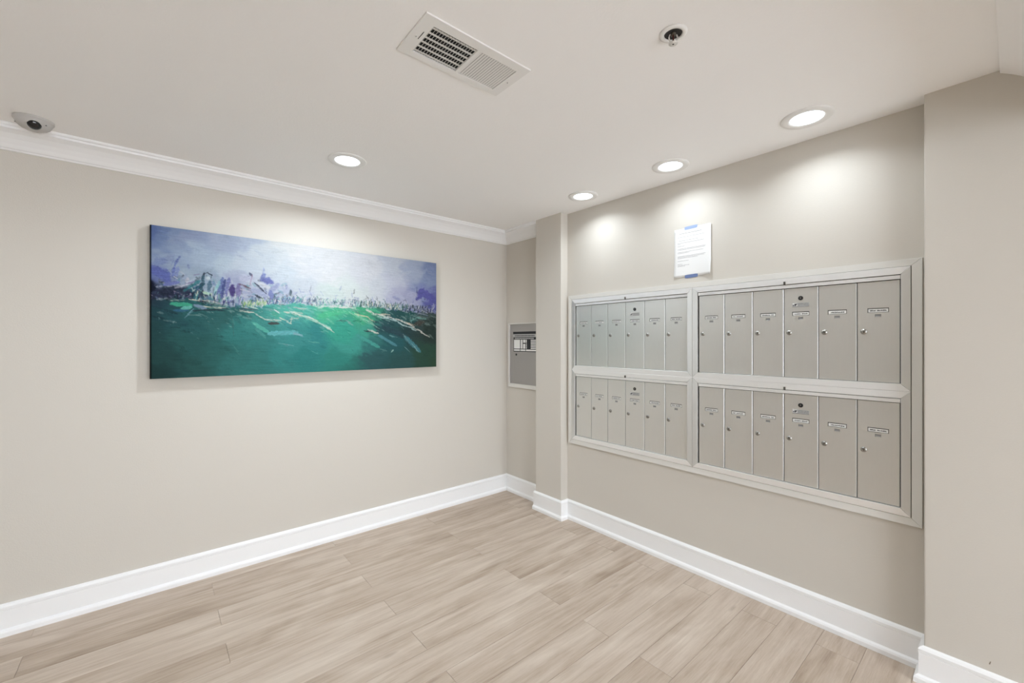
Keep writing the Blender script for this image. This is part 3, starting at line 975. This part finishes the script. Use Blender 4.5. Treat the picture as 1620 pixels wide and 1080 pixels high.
banks = [(1.7725, 1.1995, 'upper bank of six silver mailboxes next to the column'),
         (0.7855, 1.1995, 'upper bank of six silver mailboxes at the right, below the paper notice'),
         (1.7725, 0.6475, 'lower bank of six silver mailboxes next to the column'),
         (0.7855, 0.6475, 'lower bank of six silver mailboxes at the right, nearest the wall jog')]
n = 0
for (yc, zb, lab) in banks:
    u = thing('mailbox_bank', lab, 'mailbox', (XB - 0.0002, yc, zb), 'mailbox banks in the wall')
    link('back_plate', me_back, u)
    for s_ in ('top', 'bottom', 'left', 'right'):
        link('frame_rail', rails[s_], u)
    link('header_bar', me_bar, u)
    link('latch', me_latch, u, (0, -0.007, 0))
    for i in range(5):
        link('door_post', me_post, u, (0, OPW - 0.0025 - (i + 1) * DOOR_P, 0))
    for i in range(6):
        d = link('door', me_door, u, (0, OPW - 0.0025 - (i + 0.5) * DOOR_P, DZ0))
        lk = link('lock', me_lock, d, (FACE, 0.0515, 0.2325), (R(random.uniform(-25, 25)), 0, 0))
        lk['label'] = 'chrome lock'
        link('name_card', cards[n % 6], d, (FACE, 0, 0.3305))
        link('number_plate', nums[n % 3], d, (FACE, 0, 0.3058))
        n += 1
        if i == 3:
            k = link('carrier_lock', me_carrier, d, (FACE, 0.0, 0.4100))
            k['label'] = 'round black carrier lock'
            k = link('postal_emblem', me_emblem, d, (FACE, 0.0, 0.3758))
            k['label'] = 'small grey postal service emblem'

su = thing('mailbox_surround', 'painted metal surround framing all four mailbox banks', 'frame', (XB - 0.0002, 1.279, 0.6115))
for s_ in ('top', 'bottom', 'left', 'right'):
    link('frame_rail', rail_mesh('frame_rail', 1.0235, 0.0, 1.172, s_, 0.9885, 0.0345, 1.1415, -0.0185, 0.0, M['surround']), su)

# ------------------------------------------------------------------ paper notice taped above the mailboxes
NW, NH = 0.238, 0.306
notice = thing('paper_notice', 'white typed paper notice taped above the mailboxes', 'notice', (XB, 1.2895, 1.826))


def paper_x(y, z):
    """distance of the sheet from the wall; corners curl away"""
    t, v_ = (0.5 - y / NW), z / NH
    x = 0.0012 + 0.006 * max(0, t - 0.55) ** 2 / 0.2 + 0.012 * max(0, t - 0.6) ** 2 / 0.16 * max(0, 0.35 - v_) ** 1.0 / 0.35
    x += 0.006 * max(0, 0.3 - t) ** 2 / 0.09 * max(0, 0.25 - v_) / 0.25
    return -x


bm = bmesh.new()
nxp, nzp = 14, 18
grid = [[bm.verts.new((paper_x(NW / 2 - NW * i / nxp, NH * j / nzp), NW / 2 - NW * i / nxp, NH * j / nzp)) for i in range(nxp + 1)] for j in range(nzp + 1)]
for j in range(nzp):
    for i in range(nxp):
        f = bm.faces.new((grid[j][i], grid[j][i + 1], grid[j + 1][i + 1], grid[j + 1][i]))
        f.smooth = True
bm.normal_update()
bmesh.ops.solidify(bm, geom=bm.faces[:], thickness=0.0003)
rng = random.Random(3)


def line(v, t0, t1, hgt, mat):
    t = t0
    while t < t1:
        wd = min(rng.uniform(0.012, 0.045), t1 - t)
        k = max(1, int(wd / 0.012))
        for a in range(k):
            ta, tb = t + wd * a / k, t + wd * (a + 1) / k
            p = []
            for tt, vv in ((ta, v), (tb, v), (tb, v + hgt), (ta, v + hgt)):
                y, z = NW / 2 - tt * NW, vv * NH
                p.append(bm.verts.new((paper_x(y, z) - 0.0006, y, z)))
            f = bm.faces.new(p)
            f.material_index = mat
        t += wd + 0.012


line(0.895, 0.15, 0.76, 0.0075, 1)
for v, t0, t1 in ((0.825, 0.10, 0.84), (0.750, 0.13, 0.68), (0.705, 0.10, 0.82), (0.685, 0.10, 0.20), (0.640, 0.10, 0.30), (0.585, 0.10, 0.86), (0.565, 0.10, 0.84),
                  (0.515, 0.10, 0.80), (0.495, 0.10, 0.42), (0.430, 0.10, 0.86), (0.410, 0.10, 0.82), (0.390, 0.10, 0.64), (0.335, 0.10, 0.40), (0.270, 0.10, 0.24),
                  (0.245, 0.10, 0.42), (0.225, 0.10, 0.30)):
    line(v, t0, t1, 0.0055, 2)
obj('sheet', bm, [M['paper'], M['ink'], M['grey_ink']], notice, fix=False)
for (yc, zc, wd, hh, tilt, mk) in ((0.008, NH - 0.001, 0.083, 0.020, -0.02, 'tape'), (0.006, 0.002, 0.083, 0.021, -0.03, 'tape_deep')):
    bm = bmesh.new()
    nseg = 6
    pts = []
    for i in range(nseg + 1):
        y = wd / 2 - wd * i / nseg
        jag = 0.0015 * (1 if i in (0, nseg) else 0)
        pts.append((y, hh / 2 - jag, -hh / 2 + jag))
    top = []
    for y, z1, z0 in pts:
        c_, s_ = math.cos(tilt), math.sin(tilt)
        a = (y * c_ - z1 * s_, y * s_ + z1 * c_)
        d = (y * c_ - z0 * s_, y * s_ + z0 * c_)
        row_ = []
        for (yy, zz) in (a, d):
            zl = zc + zz
            xx = paper_x(yc + yy, min(max(zl, 0), NH)) - 0.0007
            row_.append(bm.verts.new((xx, yc + yy, zl)))
        top.append(row_)
    for p_, q_ in zip(top[:-1], top[1:]):
        bm.faces.new((p_[0], p_[1], q_[1], q_[0]))
    bm.normal_update()
    bmesh.ops.solidify(bm, geom=bm.faces[:], thickness=0.0003)
    o = obj('tape_strip', bm, M[mk], notice)
    o['label'] = 'blue masking tape'

# ------------------------------------------------------------------ control panel in the alcove
pan = thing('control_panel', 'grey steel alarm panel in the alcove, half hidden by the column', 'panel', (XR - 0.0002, 2.886, 0.99))
PW, PH = 0.2265, 0.602
for s_ in ('top', 'bottom', 'left', 'right'):
    link('trim_rail', rail_mesh('trim_rail', PW, 0.0, PH, s_, PW - 0.020, 0.036, PH - 0.012, -0.016, 0.0, M['surround']), pan)
bm = bmesh.new()
box(bm, -0.006, 0.0, -PW + 0.0205, PW - 0.0205, 0.0365, PH - 0.0125, 0.0)
obj('back_box', bm, M['panel'], pan)
bm = bmesh.new()
box(bm, -0.0105, -0.006, -PW + 0.024, PW - 0.024, 0.066, 0.546, 0.0015)
pd = obj('door', bm, M['panel'], pan)
bm = bmesh.new()
X0 = -0.0108
yl, yr = 0.155, -0.17


def pq(y0, y1, z0, z1, mat, k=1):
    quad(bm, X0 - 0.0002 * k, y0, y1, z0, z1, mat)


pq(yl, yr, 0.336, 0.521, 2, 0)                 # grey ground of the sheet
pq(yl + 0.004, yr, 0.498, 0.521, 0, 1)         # black heading bar
yy = 0.135
for k in range(26):                            # small line of type below it
    pq(yy, yy - 0.007, 0.478, 0.489, 0, 1)
    yy -= 0.0105
pq(yl - 0.002, yr, 0.336, 0.470, 0, 1)         # black table ground
yy = 0.135
for k in range(24):
    pq(yy, yy - 0.008, 0.452, 0.464, 2, 2)
    yy -= 0.011
cells = [(0.146, 0.060, 0.364, 0.447), (0.050, 0.026, 0.364, 0.447), (0.017, -0.012, 0.364, 0.408), (0.017, -0.012, 0.418, 0.447), (-0.018, -0.032, 0.418, 0.447)]
for k in range(6):
    cells.append((-0.085, -0.165, 0.364 + k * 0.0145, 0.3725 + k * 0.0145))
    cells.append((-0.020, -0.034, 0.364 + k * 0.0085, 0.369 + k * 0.0085))
for (a, c_, z0, z1) in cells:
    pq(a, c_, z0, z1, 1, 2)
for (a, c_) in ((0.146, 0.062), (0.054, -0.015), (-0.022, -0.165)):
    pq(a, c_, 0.343, 0.357, 1, 2)
lb = obj('instruction_plate', bm, [M['ink'], M['card'], mat_base('plate_grey', (0.45, 0.45, 0.44), 0.5)[0]], pd, fix=False)
lb['label'] = 'black and white instruction plate'
bm = bmesh.new()
lathe(bm, [(0.010, 0.0), (0.010, 0.003), (0.007, 0.005), (0.0, 0.005)], 20, 0, (-0.0105, 0.113, 0.308), '-X')
lk = obj('lock', bm, M['black'], pd)
lk['label'] = 'small black lock'

# ------------------------------------------------------------------ recessed downlights
bm = bmesh.new()
lathe(bm, [(0.103, 0.0), (0.103, -0.003), (0.099, -0.0065), (0.086, -0.0078), (0.073, -0.0072), (0.0655, -0.0045), (0.0655, 0.0)], 64)
me_ring = mesh_of('trim_ring', bm, M['fixture'])
bm = bmesh.new()
lathe(bm, [(0.0652, -0.0036), (0.0600, -0.0050), (0.0, -0.0056)], 64)
me_lens = mesh_of('lens', bm, M['lens'], fix=True)


def downlight(x, y, label, z=H, power=1.0, spread=160):
    t = thing('recessed_downlight', label, 'light', (x, y, z), 'recessed ceiling downlights')
    link('trim_ring', me_ring, t)
    l_ = link('lens', me_lens, t)
    l_['label'] = 'glowing white lens'
    ld = bpy.data.lights.new('downlight_lamp', 'AREA')
    ld.shape = 'DISK'
    ld.size = 0.125
    ld.energy = LAMP_POWER * power
    ld.color = LAMP_COLOR
    ld.spread = R(spread)
    lo = bpy.data.objects.new('downlight_lamp', ld)
    COL.objects.link(lo)
    lo.parent = t
    lo.location = (0, 0, -0.0085)


downlight(0.838, 2.446, 'lit round recessed downlight in front of the painting wall')
downlight(2.318, 1.968, 'small lit recessed downlight next to the column top', H, 0.13, 142)
downlight(2.311, 1.300, 'lit recessed downlight above the paper notice, middle of three', H, 0.13, 142)
downlight(2.292, 0.615, 'largest lit recessed downlight, at the right by the wall jog', H, 0.13, 142)
for (x, y, z, lb_) in ((-1.25, 1.75, H, 'added fill downlight left of the viewer, outside the picture'),
                       (-0.90, -1.20, SOFFIT, 'added fill downlight in the low soffit behind the viewer, outside the picture')):
    downlight(x, y, lb_, z, 0.35)  # unseen downlights added to lift the light in the room

# ------------------------------------------------------------------ air register in the ceiling
VX0, VX1, VY0, VY1 = 0.648, 1.090, 1.181, 1.398
vc = ((VX0 + VX1) / 2, (VY0 + VY1) / 2)
vent = thing('air_vent', 'white rectangular ceiling air register with louvres', 'vent', (vc[0], vc[1], H))
hw, hd = (VX1 - VX0) / 2, (VY1 - VY0) / 2
ox = [-0.1745, 0.0020, 0.0135, 0.1800]     # left opening, bridge, right opening
oy = 0.0755
bm = bmesh.new()
xs = [-hw, ox[0], ox[1], ox[2], ox[3], hw]
ysv = [-hd, -oy + 0.004, oy + 0.004, hd]
ZF = -0.0055
V = {}


def gv(i, j, z):
    k = (i, j, z)
    if k not in V:
        x_, y_ = xs[i], ysv[j]
        zz = z
        if z == ZF and (i in (0, 5) or j in (0, 3)):
            x_ *= 0.997 if i in (0, 5) else 1
            y_ *= 0.996 if j in (0, 3) else 1
        V[k] = bm.verts.new((x_, y_, zz))
    return V[k]


for i in range(5):
    for j in range(3):
        if j == 1 and i in (1, 3):
            c4 = [(i, j), (i + 1, j), (i + 1, j + 1), (i, j + 1)]
            for k in range(4):
                p_, q_ = c4[k], c4[(k + 1) % 4]
                bm.faces.new((gv(*p_, ZF), gv(*q_, ZF), gv(*q_, -0.0005), gv(*p_, -0.0005)))
            continue
        bm.faces.new((gv(i, j, ZF), gv(i + 1, j, ZF), gv(i + 1, j + 1, ZF), gv(i, j + 1, ZF)))
per = [(i, 0) for i in range(6)] + [(5, j) for j in range(1, 4)] + [(i, 3) for i in range(4, -1, -1)] + [(0, j) for j in (2, 1)]
for k in range(len(per)):
    p_, q_ = per[k], per[(k + 1) % len(per)]
    bm.faces.new((gv(*p_, ZF), gv(*q_, ZF), gv(*q_, -0.0002), gv(*p_, -0.0002)))
obj('face_plate', bm, M['fixture'], vent)
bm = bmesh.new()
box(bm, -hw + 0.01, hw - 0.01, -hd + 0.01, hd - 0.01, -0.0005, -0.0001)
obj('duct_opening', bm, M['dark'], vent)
NS = 16
y0v, y1v = ysv[1], ysv[2]


def slat(width, ang, thick=0.0008, zc=-0.0031):
    bm = bmesh.new()
    c_, s_ = math.cos(ang), math.sin(ang)
    h_ = width / 2
    pts = []
    for (a, t_) in ((-h_, -thick / 2), (h_, -thick / 2), (h_, thick / 2), (-h_, thick / 2)):
        pts.append((a * c_ - t_ * s_, y0v + 0.0004, zc + a * s_ + t_ * c_))
    poly_prism(bm, pts, (0, y1v - y0v - 0.0008, 0))
    return mesh_of('louvre', bm, M['fixture'])


me_l = slat(0.0048, R(62))
me_r = slat(0.0070, R(-20))
for k in range(NS + 1):
    link('louvre', me_l, vent, (ox[0] + 0.003 + (ox[1] - ox[0] - 0.006) * k / NS, 0, 0))
for k in range(NS):
    link('louvre', me_r, vent, (ox[2] + 0.0055 + (ox[3] - ox[2] - 0.011) * k / (NS - 1), 0, 0))
for k in range(6):
    bm = bmesh.new()
    yk = y0v + 0.012 + (y1v - y0v - 0.020) * k / 5
    box(bm, ox[0] + 0.0005, ox[1] - 0.0005, yk - 0.0042, yk + 0.0042, -0.0016, -0.0006)
    obj('cross_blade', bm, M['fixture'], vent)
bm = bmesh.new()
box(bm, -0.1890, -0.1868, -0.030, 0.012, ZF - 0.0006, ZF + 0.0002)
o = obj('damper_slot', bm, M['dark'], vent)
for x_ in (-0.199, 0.199):
    bm = bmesh.new()
    lathe(bm, [(0.0042, 0.0), (0.0040, -0.0012), (0.0, -0.0018)], 16, 0, (x_, 0.004, ZF))
    box(bm, x_ - 0.0006, x_ + 0.0006, 0.001, 0.007, ZF - 0.0021, ZF - 0.0016, 0, 1, 1)
    obj('screw', bm, [M['fixture'], M['dark']], vent)

# ------------------------------------------------------------------ fire sprinkler
sp = thing('fire_sprinkler', 'recessed fire sprinkler head with round white cup in ceiling', 'sprinkler', (1.325, 0.735, H))
bm = bmesh.new()
lathe(bm, [(0.044, -0.0002), (0.044, -0.0020), (0.038, -0.0052), (0.0300, -0.0060), (0.0290, -0.0040), (0.0285, -0.0012)], 48)
obj('escutcheon', bm, M['fixture'], sp)
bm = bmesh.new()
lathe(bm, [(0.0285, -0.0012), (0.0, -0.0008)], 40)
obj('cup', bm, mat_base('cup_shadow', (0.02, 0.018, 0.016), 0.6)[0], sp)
mat_sp = mat_base('sprinkler_metal', (0.72, 0.70, 0.66), 0.35, 0.35)[0]
bm = bmesh.new()
lathe(bm, [(0.0085, -0.001), (0.0085, -0.006), (0.006, -0.008), (0.0, -0.008)], 24)
obj('threaded_body', bm, mat_base('dull_brass', (0.10, 0.085, 0.065), 0.5, 0.6)[0], sp)
for s_ in (-1, 1):
    bm = bmesh.new()
    path = [(s_ * 0.011, -0.005), (s_ * 0.0145, -0.014), (s_ * 0.0125, -0.024), (s_ * 0.005, -0.032)]
    ca, sa = math.cos(R(-40)), math.sin(R(-40))
    ringsv = []
    for (r_, z_) in path:
        ringsv.append([bm.verts.new(((r_ + dx) * ca - dy * sa, (r_ + dx) * sa + dy * ca, z_)) for dx, dy in ((-0.0016, -0.0024), (0.0016, -0.0024), (0.0016, 0.0024), (-0.0016, 0.0024))])
    for a_, b_ in zip(ringsv[:-1], ringsv[1:]):
        for i in range(4):
            bm.faces.new((a_[i], a_[(i + 1) % 4], b_[(i + 1) % 4], b_[i]))
    bm.faces.new(ringsv[0])
    bm.faces.new(ringsv[-1][::-1])
    obj('frame_arm', bm, mat_sp, sp)
bm = bmesh.new()
lathe(bm, [(0.0028, -0.007), (0.0028, -0.031)], 12)
o = obj('glass_bulb', bm, mat_base('red_bulb', (0.07, 0.018, 0.015), 0.2)[0], sp)
o['label'] = 'dark red glass bulb'
bm = bmesh.new()
lathe(bm, [(0.0, -0.0305), (0.0060, -0.031), (0.0140, -0.0335), (0.0145, -0.0350), (0.0050, -0.0352), (0.0035, -0.0365), (0.0, -0.0368)], 32)
lathe(bm, [(0.0032, -0.0369), (0.0, -0.0371)], 12, 1)
obj('deflector', bm, [mat_sp, M['dark']], sp)

# ------------------------------------------------------------------ dome security camera
dc = thing('security_camera', 'small grey-white dome security camera on ceiling by the moulding', 'camera', (-0.430, 2.938, H))
mat_dome = painted('camera_shell', (0.50, 0.485, 0.465), 0.45, 0.00005, 60.0)
bm = bmesh.new()
lathe(bm, [(0.067, 0.0), (0.067, -0.007), (0.065, -0.010), (0.0625, -0.012), (0.060, -0.020), (0.054, -0.031), (0.043, -0.041), (0.029, -0.0475), (0.014, -0.0505), (0.0, -0.051)], 64)
obj('housing', bm, mat_dome, dc)
look = Vector((0.14, -0.80, -0.58)).normalized()      # the lens looks down into the room
eye = Vector((0, 0, -0.004)) + look * 0.036
qrot = look.to_track_quat('Z', 'Y').to_matrix().to_4x4()
bm = bmesh.new()
lathe(bm, [(0.0285, 0.004), (0.0285, 0.0150), (0.0270, 0.0175), (0.0245, 0.0180), (0.0240, 0.010)], 48)
bmesh.ops.transform(bm, matrix=Matrix.Translation(eye) @ qrot, verts=bm.verts[:])
obj('lens_collar', bm, mat_dome, dc)
bm = bmesh.new()
lathe(bm, [(0.0240, 0.0125), (0.0225, 0.0190), (0.0170, 0.0240), (0.0090, 0.0270), (0.0, 0.0280)], 48)
bmesh.ops.transform(bm, matrix=Matrix.Translation(eye) @ qrot, verts=bm.verts[:])
o = obj('lens_dome', bm, mat_base('dome_glass', (0.006, 0.006, 0.008), 0.06, 0.0, 0.6)[0], dc)
o['label'] = 'glossy black lens dome'
for a in (185, 320, 75):
    bm = bmesh.new()
    lathe(bm, [(0.0028, 0.0), (0.0028, -0.0020), (0.0, -0.0024)], 14, 0, (0.0565 * math.cos(R(a)), 0.0565 * math.sin(R(a)), -0.0262))
    obj('screw', bm, M['dark'], dc)
